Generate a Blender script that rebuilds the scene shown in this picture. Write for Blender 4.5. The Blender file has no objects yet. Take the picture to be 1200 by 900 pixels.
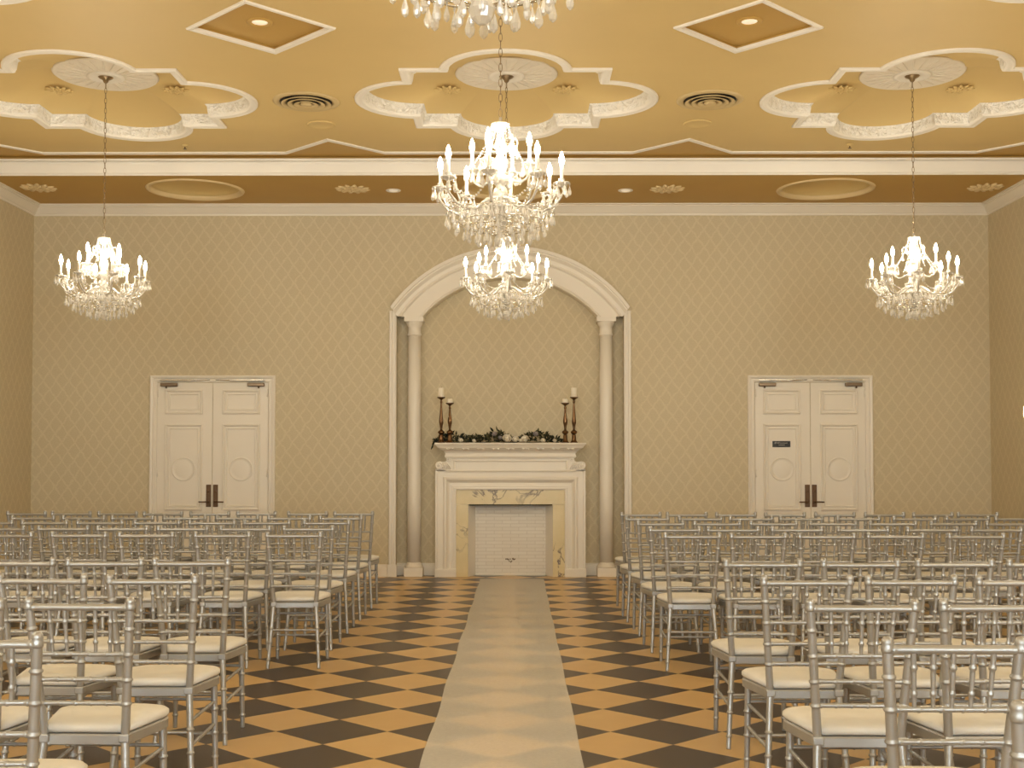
import bpy, bmesh, math, random
from math import sin, cos, pi, sqrt, atan2, radians, asin
from mathutils import Vector, Matrix
from mathutils.geometry import delaunay_2d_cdt
random.seed(7)
S = bpy.context.scene
COL = S.collection

# ------------------------------------------------------------------ helpers
class MB:
    """collects geometry and builds ONE mesh object"""
    def __init__(s): s.v = []; s.f = []; s.mi = []; s.sm = []
    def add(s, vs, fs, mi=0, smooth=False, mat=None):
        o = len(s.v)
        s.v += [tuple(mat @ Vector(p)) if mat else tuple(p) for p in vs]
        for f in fs:
            s.f.append([i + o for i in f]); s.mi.append(mi); s.sm.append(smooth)
        return s
    def box(s, x0, x1, y0, y1, z0, z1, mi=0, bev=0.0, mat=None):
        b = min(bev, (x1-x0)*.45, (y1-y0)*.45, (z1-z0)*.45)
        if b <= 0:
            vs = [(x, y, z) for x in (x0, x1) for y in (y0, y1) for z in (z0, z1)]
            return s.add(vs, [(0,1,3,2),(4,6,7,5),(0,4,5,1),(2,3,7,6),(0,2,6,4),(1,5,7,3)], mi, False, mat)
        bm = bmesh.new()
        bmesh.ops.create_cube(bm, size=1, matrix=Matrix.Translation(((x0+x1)/2, (y0+y1)/2, (z0+z1)/2)) @ Matrix.Diagonal((x1-x0, y1-y0, z1-z0, 1)))
        bmesh.ops.bevel(bm, geom=bm.edges[:], offset=b, segments=2, affect='EDGES', profile=.5)
        bm.verts.index_update()
        s.add([v.co[:] for v in bm.verts], [[v.index for v in f.verts] for f in bm.faces], mi, False, mat)
        bm.free(); return s
    def lathe(s, prof, n=16, mi=0, smooth=True, mat=None, cx=0, cy=0, cz=0, cap=True):
        vs = [(cx + r*cos(2*pi*k/n), cy + r*sin(2*pi*k/n), cz + z) for r, z in prof for k in range(n)]
        fs = [(i*n+k, i*n+(k+1) % n, (i+1)*n+(k+1) % n, (i+1)*n+k) for i in range(len(prof)-1) for k in range(n)]
        if cap:
            fs.append(list(range(n))[::-1]); m = (len(prof)-1)*n; fs.append([m+k for k in range(n)])
        return s.add(vs, fs, mi, smooth, mat)
    def tube(s, pts, rad, n=8, mi=0, smooth=True, closed=False, cap=True, mat=None):
        P = [Vector(p) for p in pts]; N = len(P)
        R = rad if isinstance(rad, (list, tuple)) else [rad]*N
        T = []
        for i in range(N):
            a = P[(i-1) % N] if (closed or i > 0) else P[i]
            b = P[(i+1) % N] if (closed or i < N-1) else P[i]
            t = (b-a); T.append(t.normalized() if t.length > 1e-9 else Vector((0,0,1)))
        ref = Vector((0,0,1)) if abs(T[0].z) < .9 else Vector((1,0,0))
        u = T[0].cross(ref).normalized(); vs = []
        for i in range(N):
            u = (u - T[i]*u.dot(T[i]))
            u = u.normalized() if u.length > 1e-6 else T[i].orthogonal().normalized()
            w = T[i].cross(u)
            for k in range(n):
                a = 2*pi*k/n; vs.append(P[i] + (u*cos(a) + w*sin(a))*R[i])
        fs = []
        for i in range(N if closed else N-1):
            j = (i+1) % N
            for k in range(n): fs.append((i*n+k, i*n+(k+1) % n, j*n+(k+1) % n, j*n+k))
        if cap and not closed:
            fs.append(list(range(n))[::-1]); fs.append([(N-1)*n+k for k in range(n)])
        return s.add(vs, fs, mi, smooth, mat)
    def loft(s, rings, closed=True, mi=0, smooth=False, flip=False):
        """rings: lists of equal length; connects ring i to ring i+1"""
        n = len(rings[0]); vs = [p for r in rings for p in r]; fs = []
        for i in range(len(rings)-1):
            for k in range(n if closed else n-1):
                f = (i*n+k, i*n+(k+1) % n, (i+1)*n+(k+1) % n, (i+1)*n+k)
                fs.append(f[::-1] if flip else f)
        return s.add(vs, fs, mi, smooth)
    def prism_x(s, prof, x0, x1, mi=0, mitre=0.0):
        """profile of (y,z) points extruded along x; closed polygon"""
        n = len(prof)
        vs = [(x0, y, z) for y, z in prof] + [(x1, y, z) for y, z in prof]
        fs = [(i, (i+1) % n, n+(i+1) % n, n+i) for i in range(n)] + [list(range(n))[::-1], list(range(n, 2*n))]
        return s.add(vs, fs, mi)
    def prism_y(s, prof, y0, y1, mi=0):
        n = len(prof)
        vs = [(x, y0, z) for x, z in prof] + [(x, y1, z) for x, z in prof]
        fs = [(i, (i+1) % n, n+(i+1) % n, n+i) for i in range(n)] + [list(range(n))[::-1], list(range(n, 2*n))]
        return s.add(vs, fs, mi)
    def fill(s, loops, fn, mi=0, flip=False):
        """flat face with holes: loops of 2D points, fn maps (u,v) to 3D"""
        pts = []; es = []
        for lp in loops:
            o = len(pts); n = len(lp); pts += [Vector((p[0], p[1])) for p in lp]
            es += [(o+k, o+(k+1) % n) for k in range(n)]
        vo, _, fo_, _, _, _ = delaunay_2d_cdt(pts, es, [], 0, 1e-6)
        fs = []
        for f in fo_:
            f = list(f)
            a, b_, c = vo[f[0]], vo[f[1]], vo[f[2]]
            px, py = (a.x+b_.x+c.x)/3, (a.y+b_.y+c.y)/3; odd = False
            for lp in loops:
                for k in range(len(lp)):
                    (x1, y1), (x2, y2) = lp[k], lp[k-1]
                    if (y1 > py) != (y2 > py) and px < (x2-x1)*(py-y1)/(y2-y1)+x1: odd = not odd
            if not odd: continue
            if (b_-a).cross(c-a) < 0: f = f[::-1]
            fs.append(f[::-1] if flip else f)
        return s.add([fn(v.x, v.y) for v in vo], fs, mi)
    def build(s, name, mats, parent=None, loc=None, fix=True):
        me = bpy.data.meshes.new(name); me.from_pydata(s.v, [], s.f)
        for m in (mats if isinstance(mats, (list, tuple)) else [mats]): me.materials.append(m)
        me.polygons.foreach_set('material_index', s.mi); me.polygons.foreach_set('use_smooth', s.sm)
        if fix:
            bm = bmesh.new(); bm.from_mesh(me); bmesh.ops.recalc_face_normals(bm, faces=bm.faces); bm.to_mesh(me); bm.free()
        me.update()
        o = bpy.data.objects.new(name, me); COL.objects.link(o)
        if parent: o.parent = parent
        if loc: o.location = loc
        return o

def tag(o, label, cat=None, group=None, kind=None):
    o['label'] = label
    if cat: o['category'] = cat
    if group: o['group'] = group
    if kind: o['kind'] = kind
    return o
def thing(name, label, cat, loc=(0,0,0), rz=0, group=None, kind=None):
    o = bpy.data.objects.new(name, None); COL.objects.link(o)
    o.empty_display_size = .1; o.location = loc; o.rotation_euler = (0, 0, rz)
    return tag(o, label, cat, group, kind)
KIDS = {}
def kids(o): return [c for c in bpy.data.objects if c.parent == o]
def tree_of(o): return (o, [tree_of(c) for c in kids(o)])
def copy_tree(t, parent=None):
    o, ch = t
    c = o.copy(); COL.objects.link(c); c.parent = parent
    for k in ch: copy_tree(k, c)
    return c

# ------------------------------------------------------------------ materials
def nmat(name):
    m = bpy.data.materials.new(name); m.use_nodes = True
    nt = m.node_tree; return m, nt, nt.nodes['Principled BSDF']
def N(nt, kind, **kw):
    n = nt.nodes.new(kind)
    for k, v in kw.items(): setattr(n, k, v)
    return n
def math_n(nt, op, a, b=None, clamp=False):
    n = nt.nodes.new('ShaderNodeMath'); n.operation = op; n.use_clamp = clamp
    for i, x in enumerate((a, b)):
        if x is None: continue
        if isinstance(x, (int, float)): n.inputs[i].default_value = x
        else: nt.links.new(x, n.inputs[i])
    return n.outputs[0]
def mixc(nt, fac, a, b):
    n = nt.nodes.new('ShaderNodeMix'); n.data_type = 'RGBA'
    if isinstance(fac, (int, float)): n.inputs[0].default_value = fac
    else: nt.links.new(fac, n.inputs[0])
    for i, x in ((6, a), (7, b)):
        if isinstance(x, tuple): n.inputs[i].default_value = (*x, 1)
        else: nt.links.new(x, n.inputs[i])
    return n.outputs[2]
def paint(name, c, rough=.5, noise=.04, scale=6, metal=0, bump=0, bscale=60, spec=.5):
    m, nt, b = nmat(name)
    tc = N(nt, 'ShaderNodeTexCoord'); nz = N(nt, 'ShaderNodeTexNoise'); nz.inputs['Scale'].default_value = scale
    nz.inputs['Detail'].default_value = 4
    nt.links.new(tc.outputs['Object'], nz.inputs['Vector'])
    d = tuple(max(0, x*(1-noise*2)) for x in c); l = tuple(min(1, x*(1+noise*2)) for x in c)
    nt.links.new(mixc(nt, nz.outputs['Fac'], d, l), b.inputs['Base Color'])
    b.inputs['Roughness'].default_value = rough; b.inputs['Metallic'].default_value = metal
    b.inputs['Specular IOR Level'].default_value = spec
    if bump:
        n2 = N(nt, 'ShaderNodeTexNoise'); n2.inputs['Scale'].default_value = bscale
        nt.links.new(tc.outputs['Object'], n2.inputs['Vector'])
        bp = N(nt, 'ShaderNodeBump'); bp.inputs['Strength'].default_value = bump; bp.inputs['Distance'].default_value = .01
        nt.links.new(n2.outputs['Fac'], bp.inputs['Height']); nt.links.new(bp.outputs['Normal'], b.inputs['Normal'])
    return m

def wallpaper(name, axis):
    m, nt, b = nmat(name)
    tc = N(nt, 'ShaderNodeTexCoord'); sx = N(nt, 'ShaderNodeSeparateXYZ')
    nt.links.new(tc.outputs['Object'], sx.inputs[0])
    nz = N(nt, 'ShaderNodeTexNoise'); nz.inputs['Scale'].default_value = 14; nt.links.new(tc.outputs['Object'], nz.inputs['Vector'])
    wob = math_n(nt, 'MULTIPLY', math_n(nt, 'SUBTRACT', nz.outputs['Fac'], .5), .40)
    u = math_n(nt, 'DIVIDE', sx.outputs[axis], .156); v = math_n(nt, 'DIVIDE', sx.outputs[2], .216)
    def line(op):
        a = math_n(nt, 'ADD', math_n(nt, op, u, v), wob)
        fr = math_n(nt, 'FRACT', math_n(nt, 'ADD', a, 100.0))
        d = math_n(nt, 'ABSOLUTE', math_n(nt, 'SUBTRACT', fr, .5))
        return math_n(nt, 'MULTIPLY', math_n(nt, 'SUBTRACT', d, .375), 11.0, True)
    ln = math_n(nt, 'MAXIMUM', line('ADD'), line('SUBTRACT'))
    n2 = N(nt, 'ShaderNodeTexNoise'); n2.inputs['Scale'].default_value = 70; n2.inputs['Detail'].default_value = 3
    nt.links.new(tc.outputs['Object'], n2.inputs['Vector'])
    lm = math_n(nt, 'MULTIPLY', ln, math_n(nt, 'ADD', math_n(nt, 'MULTIPLY', n2.outputs['Fac'], 1.6), -.15), True)
    base = mixc(nt, n2.outputs['Fac'], (.505, .43, .285), (.635, .55, .375))
    c = mixc(nt, lm, base, (.655, .572, .40))
    nt.links.new(c, b.inputs['Base Color'])
    b.inputs['Roughness'].default_value = .55; b.inputs['Specular IOR Level'].default_value = .3
    bp = N(nt, 'ShaderNodeBump'); bp.inputs['Strength'].default_value = .25; bp.inputs['Distance'].default_value = .004
    nt.links.new(lm, bp.inputs['Height']); nt.links.new(bp.outputs['Normal'], b.inputs['Normal'])
    return m

def floor_mat():
    m, nt, b = nmat('floor_tiles')
    D = .577
    tc = N(nt, 'ShaderNodeTexCoord'); sx = N(nt, 'ShaderNodeSeparateXYZ'); nt.links.new(tc.outputs['Object'], sx.inputs[0])
    x = math_n(nt, 'DIVIDE', math_n(nt, 'SUBTRACT', sx.outputs[0], .766), D)
    y = math_n(nt, 'DIVIDE', math_n(nt, 'SUBTRACT', sx.outputs[1], 5.790), D)
    a = math_n(nt, 'ADD', math_n(nt, 'ADD', x, y), 200.5); c = math_n(nt, 'ADD', math_n(nt, 'SUBTRACT', x, y), 200.5)
    fa = math_n(nt, 'FLOOR', a); fc = math_n(nt, 'FLOOR', c)
    chk = math_n(nt, 'MODULO', math_n(nt, 'ADD', fa, fc), 2.0)       # 0 dark, 1 light
    chk = math_n(nt, 'GREATER_THAN', chk, .5)
    def joint(v):
        fr = math_n(nt, 'FRACT', v); d = math_n(nt, 'ABSOLUTE', math_n(nt, 'SUBTRACT', fr, .5))
        return math_n(nt, 'GREATER_THAN', d, .4955)
    jt = math_n(nt, 'MAXIMUM', joint(a), joint(c))
    wn = N(nt, 'ShaderNodeTexWhiteNoise'); cb = N(nt, 'ShaderNodeCombineXYZ')
    nt.links.new(fa, cb.inputs[0]); nt.links.new(fc, cb.inputs[1]); nt.links.new(cb.outputs[0], wn.inputs['Vector'])
    nz = N(nt, 'ShaderNodeTexNoise'); nz.inputs['Scale'].default_value = 5; nz.inputs['Detail'].default_value = 2; nz.inputs['Roughness'].default_value = .55
    nt.links.new(tc.outputs['Object'], nz.inputs['Vector'])
    mott = math_n(nt, 'ADD', math_n(nt, 'ADD', math_n(nt, 'MULTIPLY', nz.outputs['Fac'], .5), .12), math_n(nt, 'MULTIPLY', wn.outputs['Value'], .3), True)
    light = mixc(nt, mott, (.54, .345, .13), (.67, .455, .195))
    dark = mixc(nt, mott, (.040, .023, .011), (.066, .040, .022))
    col = mixc(nt, chk, dark, light)
    col = mixc(nt, math_n(nt, 'MULTIPLY', jt, .55), col, (.12, .075, .04))
    nt.links.new(col, b.inputs['Base Color'])
    rg = math_n(nt, 'ADD', math_n(nt, 'MULTIPLY', nz.outputs['Fac'], .08), .24)
    b.inputs['Roughness'].default_value = .29; b.inputs['Specular IOR Level'].default_value = .33
    return m

def marble_mat():
    m, nt, b = nmat('veined_marble')
    tc = N(nt, 'ShaderNodeTexCoord')
    nz = N(nt, 'ShaderNodeTexNoise'); nz.inputs['Scale'].default_value = 3.2; nz.inputs['Detail'].default_value = 6; nz.inputs['Distortion'].default_value = .7
    nt.links.new(tc.outputs['Object'], nz.inputs['Vector'])
    d = math_n(nt, 'ABSOLUTE', math_n(nt, 'SUBTRACT', nz.outputs['Fac'], .52))
    v = math_n(nt, 'SUBTRACT', 1.0, math_n(nt, 'MULTIPLY', d, 42.0), True)
    n2 = N(nt, 'ShaderNodeTexNoise'); n2.inputs['Scale'].default_value = 2.1; nt.links.new(tc.outputs['Object'], n2.inputs['Vector'])
    gate = math_n(nt, 'MULTIPLY', math_n(nt, 'SUBTRACT', n2.outputs['Fac'], .44), 8.0, True)
    n3 = N(nt, 'ShaderNodeTexNoise'); n3.inputs['Scale'].default_value = 7; n3.inputs['Detail'].default_value = 5; nt.links.new(tc.outputs['Object'], n3.inputs['Vector'])
    base = mixc(nt, n3.outputs['Fac'], (.62, .50, .24), (.78, .66, .39))
    c = mixc(nt, math_n(nt, 'MULTIPLY', v, gate), base, (.13, .08, .06))
    nt.links.new(c, b.inputs['Base Color']); b.inputs['Roughness'].default_value = .3
    return m

def brick_mat():
    m, nt, b = nmat('painted_brick')
    tc = N(nt, 'ShaderNodeTexCoord'); mp = N(nt, 'ShaderNodeMapping'); mp.inputs['Rotation'].default_value = (radians(90), 0, 0)
    nt.links.new(tc.outputs['Object'], mp.inputs['Vector'])
    bk = N(nt, 'ShaderNodeTexBrick'); bk.inputs['Scale'].default_value = 1; bk.inputs['Brick Width'].default_value = .2
    bk.inputs['Row Height'].default_value = .042; bk.inputs['Mortar Size'].default_value = .004
    bk.inputs['Color1'].default_value = (.80, .755, .68, 1); bk.inputs['Color2'].default_value = (.76, .71, .63, 1); bk.inputs['Mortar'].default_value = (.66, .61, .53, 1)
    nt.links.new(mp.outputs[0], bk.inputs['Vector']); nt.links.new(bk.outputs['Color'], b.inputs['Base Color'])
    bp = N(nt, 'ShaderNodeBump'); bp.inputs['Strength'].default_value = .4; bp.inputs['Distance'].default_value = .006; bp.invert = True
    nt.links.new(bk.outputs['Fac'], bp.inputs['Height']); nt.links.new(bp.outputs['Normal'], b.inputs['Normal'])
    b.inputs['Roughness'].default_value = .6
    return m

def frieze_mat():
    m, nt, b = nmat('ornamental_plaster')
    tc = N(nt, 'ShaderNodeTexCoord')
    vo = N(nt, 'ShaderNodeTexVoronoi'); vo.inputs['Scale'].default_value = 17; nt.links.new(tc.outputs['Object'], vo.inputs['Vector'])
    nz = N(nt, 'ShaderNodeTexNoise'); nz.inputs['Scale'].default_value = 26; nz.inputs['Distortion'].default_value = 1.5; nt.links.new(tc.outputs['Object'], nz.inputs['Vector'])
    h = math_n(nt, 'ADD', vo.outputs['Distance'], nz.outputs['Fac'])
    bp = N(nt, 'ShaderNodeBump'); bp.inputs['Strength'].default_value = .85; bp.inputs['Distance'].default_value = .035
    nt.links.new(h, bp.inputs['Height']); nt.links.new(bp.outputs['Normal'], b.inputs['Normal'])
    b.inputs['Base Color'].default_value = (.88, .85, .79, 1); b.inputs['Roughness'].default_value = .55
    return m

def runner_mat():
    m, nt, b = nmat('sheer_runner')
    tc = N(nt, 'ShaderNodeTexCoord')
    nz = N(nt, 'ShaderNodeTexNoise'); nz.inputs['Scale'].default_value = 45; nz.inputs['Detail'].default_value = 8; nz.inputs['Roughness'].default_value = .75
    nt.links.new(tc.outputs['Object'], nz.inputs['Vector'])
    nt.links.new(mixc(nt, nz.outputs['Fac'], (.80, .775, .72), (.95, .935, .90)), b.inputs['Base Color'])
    b.inputs['Roughness'].default_value = .75
    tr = N(nt, 'ShaderNodeBsdfTransparent'); mx = N(nt, 'ShaderNodeMixShader')
    nt.links.new(math_n(nt, 'ADD', math_n(nt, 'MULTIPLY', nz.outputs['Fac'], .3), .29), mx.inputs[0])
    nt.links.new(b.outputs[0], mx.inputs[1]); nt.links.new(tr.outputs[0], mx.inputs[2])
    nt.links.new(mx.outputs[0], nt.nodes['Material Output'].inputs['Surface'])
    return m

def crystal_mat(name, alpha, c=(1, .97, .91)):
    m, nt, b = nmat(name)
    b.inputs['Base Color'].default_value = (*c, 1); b.inputs['Roughness'].default_value = .07
    b.inputs['Specular IOR Level'].default_value = 1.0; b.inputs['IOR'].default_value = 1.7
    b.inputs['Coat Weight'].default_value = .6
    tr = N(nt, 'ShaderNodeBsdfTransparent'); mx = N(nt, 'ShaderNodeMixShader')
    lw = N(nt, 'ShaderNodeLayerWeight'); lw.inputs['Blend'].default_value = .35
    fac = math_n(nt, 'MULTIPLY', math_n(nt, 'SUBTRACT', 1.0, lw.outputs['Facing'], True), 1-alpha)
    nt.links.new(fac, mx.inputs[0])
    nt.links.new(b.outputs[0], mx.inputs[1]); nt.links.new(tr.outputs[0], mx.inputs[2])
    nt.links.new(mx.outputs[0], nt.nodes['Material Output'].inputs['Surface'])
    return m
def emit_mat(name, c, s):
    m, nt, b = nmat(name)
    b.inputs['Base Color'].default_value = (*c, 1); b.inputs['Emission Color'].default_value = (*c, 1); b.inputs['Emission Strength'].default_value = s
    return m

LIGHT = (1.0, .895, .70)
M = dict(
    wall=wallpaper('wallpaper_back', 0), wall_s=wallpaper('wallpaper_side', 1),
    white=paint('cream_paint', (.80, .745, .65), .42, .02, 3),
    cornice=paint('cornice_paint', (.84, .80, .73), .5, .02, 3),
    frieze=frieze_mat(),
    gold=paint('gold_ceiling_paint', (.66, .49, .215), .6, .02, 2),
    brown=paint('brown_ceiling_paint', (.51, .315, .080), .6, .03, 2),
    palegold=paint('pale_gold_plaster', (.72, .56, .31), .55, .03, 8),
    disc=paint('medallion_plaster', (.80, .74, .64), .55, .03, 14, bump=.5, bscale=30),
    floor=floor_mat(), marble=marble_mat(), brick=brick_mat(), runner=runner_mat(),
    silver=paint('silver_lacquer', (.44, .437, .425), .36, .05, 12, metal=.6),
    cushion=paint('ivory_cushion', (.745, .725, .675), .75, .04, 10, bump=.15, bscale=200),
    crystal=crystal_mat('crystal_glass', .42, (.76, .73, .67)), glass=crystal_mat('milky_glass', .66, (.56, .53, .475)),
    bulb=emit_mat('lit_bulb', LIGHT, 268), sleeve=paint('candle_sleeve', (.85, .80, .70), .5, .02),
    chain=paint('bronze_chain', (.30, .22, .13), .35, .05, metal=.9),
    chrome=paint('nickel_canopy', (.62, .58, .5), .25, .03, metal=.9),
    bronze=paint('door_bronze', (.13, .075, .04), .4, .08, 20, metal=.7),
    brass=paint('antique_brass', (.155, .085, .04), .28, .1, 15, metal=.9),
    closer=paint('closer_metal', (.20, .145, .095), .35, .04, metal=.8),
    closerlight=paint('closer_arm_metal', (.75, .68, .56), .3, .04, metal=.7),
    black=paint('black_plate', (.012, .009, .007), .4, .02),
    lettering=paint('pale_lettering', (.6, .58, .52), .5, .02),
    candle=paint('ivory_wax', (.87, .80, .66), .5, .02), wick=paint('wick', (.05, .04, .03), .9, .02),
    leaf=paint('dark_green_leaf', (.022, .028, .018), .65, .25, 30, spec=.2), leaf2=paint('olive_leaf', (.085, .08, .04), .65, .2, 30, spec=.2),
    rose=paint('ivory_rose', (.80, .74, .62), .7, .04), mauve=paint('grey_mauve_bloom', (.42, .37, .36), .7, .06),
    vent=paint('vent_paint', (.58, .44, .22), .5, .03), dark=paint('dark_void', (.02, .015, .01), .9, .02),
    lamp=emit_mat('dim_lamp', (1, .87, .66), .45), shade=emit_mat('sconce_shade', (1, .72, .38), 7),
    pane=emit_mat('daylit_pane', (.80, .92, 1.0), 15.0),
)

# ------------------------------------------------------------------ dimensions
XL, XR, YB, YN, YR = -5.904, 5.716, 14.80, 15.00, -5.0
CX = -.095
ZS, ZC = 4.512, 4.70             # lower soffit at the back, main ceiling
YE = 13.22                       # where the soffit ends
YT = 13.00                       # edge of the gold ceiling field

# ------------------------------------------------------------------ floor
tag(MB().box(XL-.2, XR+.2, YR-.2, YN+.2, -.12, 0).build('floor', M['floor']), 'brown and ochre checkered tile floor laid on the diagonal', kind='structure')

# ------------------------------------------------------------------ walls
w = MB(); zf = 3.15; hh = 1.387; za = 2.206; ra = sqrt(hh*hh + (zf-za)**2)
a0 = atan2(zf-za, hh)
loop = [(XL, 0), (CX-hh, 0), (CX-hh, zf)] + [(CX + ra*cos(pi-a0-(pi-2*a0)*k/40), za + ra*sin(pi-a0-(pi-2*a0)*k/40)) for k in range(1, 40)] + [(CX+hh, zf), (CX+hh, 0), (XR, 0), (XR, 4.95), (XL, 4.95)]
w.fill([loop], lambda u, v: (u, YB, v))
niche = loop[1:-3]
w.loft([[(u, YB, v) for u, v in niche], [(u, YN, v) for u, v in niche]], closed=False)
w.box(CX-2.2, CX+2.2, YN, YN+.1, -.05, 4.3)
tag(w.build('wall_back', M['wall'], fix=False), 'tan wallpapered end wall with a shallow arched niche around the fireplace', kind='structure')
tag(MB().box(XL-.15, XL, YR, YN, 0, 4.95).build('wall_left', M['wall_s']), 'tan trellis wallpapered wall on the left', kind='structure')
tag(MB().box(XR, XR+.15, YR, YN, 0, 4.95).build('wall_right', M['wall_s']), 'tan trellis wallpapered wall on the right', kind='structure')
# rear wall with three daylit windows (behind the camera)
w = MB(); wins = [(-3.8, 1.5), (CX, 1.5), (3.6, 1.5)]
holes = [[(c-b/2, .7), (c+b/2, .7), (c+b/2, 3.3), (c-b/2, 3.3)] for c, b in wins]
w.fill([[(XL, 0), (XR, 0), (XR, 4.95), (XL, 4.95)]] + holes, lambda u, v: (u, YR, v))
tag(w.build('wall_front', M['wall'], fix=False), 'tan wallpapered wall with tall windows behind the seating', kind='structure')
for i, (c, b) in enumerate(wins):
    f = MB()
    f.box(c-b/2-.08, c-b/2, YR-.1, YR+.05, .62, 3.38).box(c+b/2, c+b/2+.08, YR-.1, YR+.05, .62, 3.38)
    f.box(c-b/2, c+b/2, YR-.1, YR+.05, 3.3, 3.38).box(c-b/2, c+b/2, YR-.1, YR+.08, .62, .7)
    f.box(c-.02, c+.02, YR-.08, YR-.03, .7, 3.3)
    for z in (1.35, 2.0, 2.65): f.box(c-b/2, c+b/2, YR-.08, YR-.03, z-.015, z+.015)
    wo = tag(f.build('window_%d' % (i+1), M['white']), 'white framed tall window behind the seating', kind='structure')
    MB().box(c-b/2, c+b/2, YR-.1, YR-.085, .7, 3.3).build('pane', M['pane'], wo)

# ------------------------------------------------------------------ ceiling
PX = [-3.775, -.105, 3.60]; PY = [-.21, 3.55, 7.31, 11.07]        # centres of the quatrefoils
QA, QC, QR = .90, .819, .566
def quat(cx, cy, t, n=18):
    a = QA-t; r = QR-t; d = a-QC; wv = sqrt(max(r*r-d*d, 1e-6)); ph = atan2(wv, d); out = []
    for k in range(4):
        pts = [(a, -a)] + [(QC + r*cos(-ph+2*ph*i/n), r*sin(-ph+2*ph*i/n)) for i in range(n+1)]
        c, s_ = (1, 0, -1, 0)[k], (0, 1, 0, -1)[k]
        out += [(cx + x*c - y*s_, cy + x*s_ + y*c) for x, y in pts]
    return out
HD = .53
dia = [(x, y) for x in (PX[0]-1.855, PX[0]+1.815, PX[1]+1.86, PX[2]+1.83) for y in (9.21, 5.43, 1.67)]
dia_in = [(x, y) for x, y in dia if abs(x) < 5]
def diamond(x, y, h): return [(x-h, y), (x, y-h), (x+h, y), (x, y+h)]
notch_x = [PX[0]-1.835, -1.955, 1.757, PX[2]+1.825]
edge = [(XL, YR), (XR, YR)]
front = [(XL, YT - (HD-abs(XL-notch_x[0])) if abs(XL-notch_x[0]) < HD else YT)]
for i, x in enumerate(notch_x):
    if x-HD > XL: front.append((x-HD, YT))
    front.append((x, YT-HD))
    if x+HD < XR: front.append((x+HD, YT))
front.append((XR, YT-(HD-abs(XR-notch_x[3])) if abs(XR-notch_x[3]) < HD else YT))
outer = edge + front[::-1]
cl = MB()
QT = .10
loops = [outer] + [quat(x, y, 0.03) for x in PX for y in PY] + [diamond(x, y, HD) for x, y in dia_in]
cl.fill(loops, lambda u, v: (u, v, ZC), 0, flip=True)
# coved recess of every quatrefoil
for x in PX:
    for y in PY:
        q0 = quat(x, y, .108)
        rings = [[(x + (u-x)*k, y + (v-y)*k, ZC+.097 + .158*(1-k**2.4)**.9) for u, v in q0] for k in (1, .985, .96, .92, .86, .79, .71, .62, .52, .42, .30, .16)]
        cl.loft(rings, True, 0, smooth=True)
        r = rings[-1]; cl.add(r + [(x, y, ZC+.255)], [(i, (i+1) % len(r), len(r)) for i in range(len(r))], 0)
# sunk diamonds
for x, y in dia_in:
    d0 = diamond(x, y, HD)
    cl.loft([[(u, v, ZC) for u, v in d0], [(u, v, ZC+.03) for u, v in d0]], True, 1)
    cl.add([(u, v, ZC+.03) for u, v in d0], [(0, 1, 2, 3)], 1)
# brown border behind the gold field
cl.loft([[(u, v, ZC) for u, v in front], [(u, v, ZC+.012) for u, v in front]], False, 1)
cl.add([(XL, YT-HD-.012, ZC+.012), (XR, YT-HD-.012, ZC+.012), (XR, YE+.1, ZC+.012), (XL, YE+.1, ZC+.012)], [(0, 1, 2, 3)], 1)
# soffit with round domes
DOM = [(-3.705, 13.93), (CX, 13.93), (3.525, 13.93)]; DR = .525
def circ(x, y, r, n=40): return [(x + r*cos(2*pi*k/n), y + r*sin(2*pi*k/n)) for k in range(n)]
cl.fill([[(XL, YE), (XR, YE), (XR, YB), (XL, YB)]] + [circ(x, y, DR) for x, y in DOM], lambda u, v: (u, v, ZS), 1, flip=True)
for x, y in DOM:
    rings = [[(u, v, ZS + .15*sqrt(max(0, 1-(q*q)))) for u, v in circ(x, y, DR*q)] for q in (1, .97, .9, .8, .65, .45, .2, .02)]
    cl.loft(rings, True, 0, smooth=True)
cl.add([(XL, YE+.001, ZS), (XR, YE+.001, ZS), (XR, YE+.001, ZC+.1), (XL, YE+.001, ZC+.1)], [(0, 1, 2, 3)], 1)
tag(cl.build('ceiling', [M['gold'], M['brown']], fix=False), 'gold painted ceiling with sunk quatrefoils and diamonds and a lower brown strip', kind='structure')
# closes the room above
tag(MB().box(XL-.2, XR+.2, YR-.2, YN+.2, 5.02, 5.1).build('roof', M['dark']), 'closed roof above the ceiling', kind='structure')

tn = [0]
def trim(mb, label, mat='white', smooth=False):
    tn[0] += 1
    return tag(mb.build('trim_%d' % tn[0], M[mat] if isinstance(mat, str) else mat), label, kind='structure')
# quatrefoil mouldings
names = {(0, 3): 'left', (1, 3): 'middle', (2, 3): 'right'}
for i, x in enumerate(PX):
    for j, y in enumerate(PY):
        if j < 2: continue
        mb = MB()
        prof = [(0.0, ZC+.005), (0.0, ZC-.016), (.015, ZC-.022), (.03, ZC-.018), (.062, ZC-.018), (.076, ZC-.010), (.080, ZC+.004)]
        mb.loft([[(u, v, z) for u, v in quat(x, y, t)] for t, z in prof], True, 0)
        prof = [(.080, ZC+.004), (.086, ZC+.02), (.094, ZC+.085), (.104, ZC+.096), (.112, ZC+.098)]
        mb.loft([[(u, v, z) for u, v in quat(x, y, t)] for t, z in prof], True, 1)
        trim(mb, 'white quatrefoil ceiling moulding with a leaf frieze, %s of the row' % names.get((i, 3)) if j == 3 else 'white quatrefoil ceiling moulding nearer the camera', [M['cornice'], M['frieze']])
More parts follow.
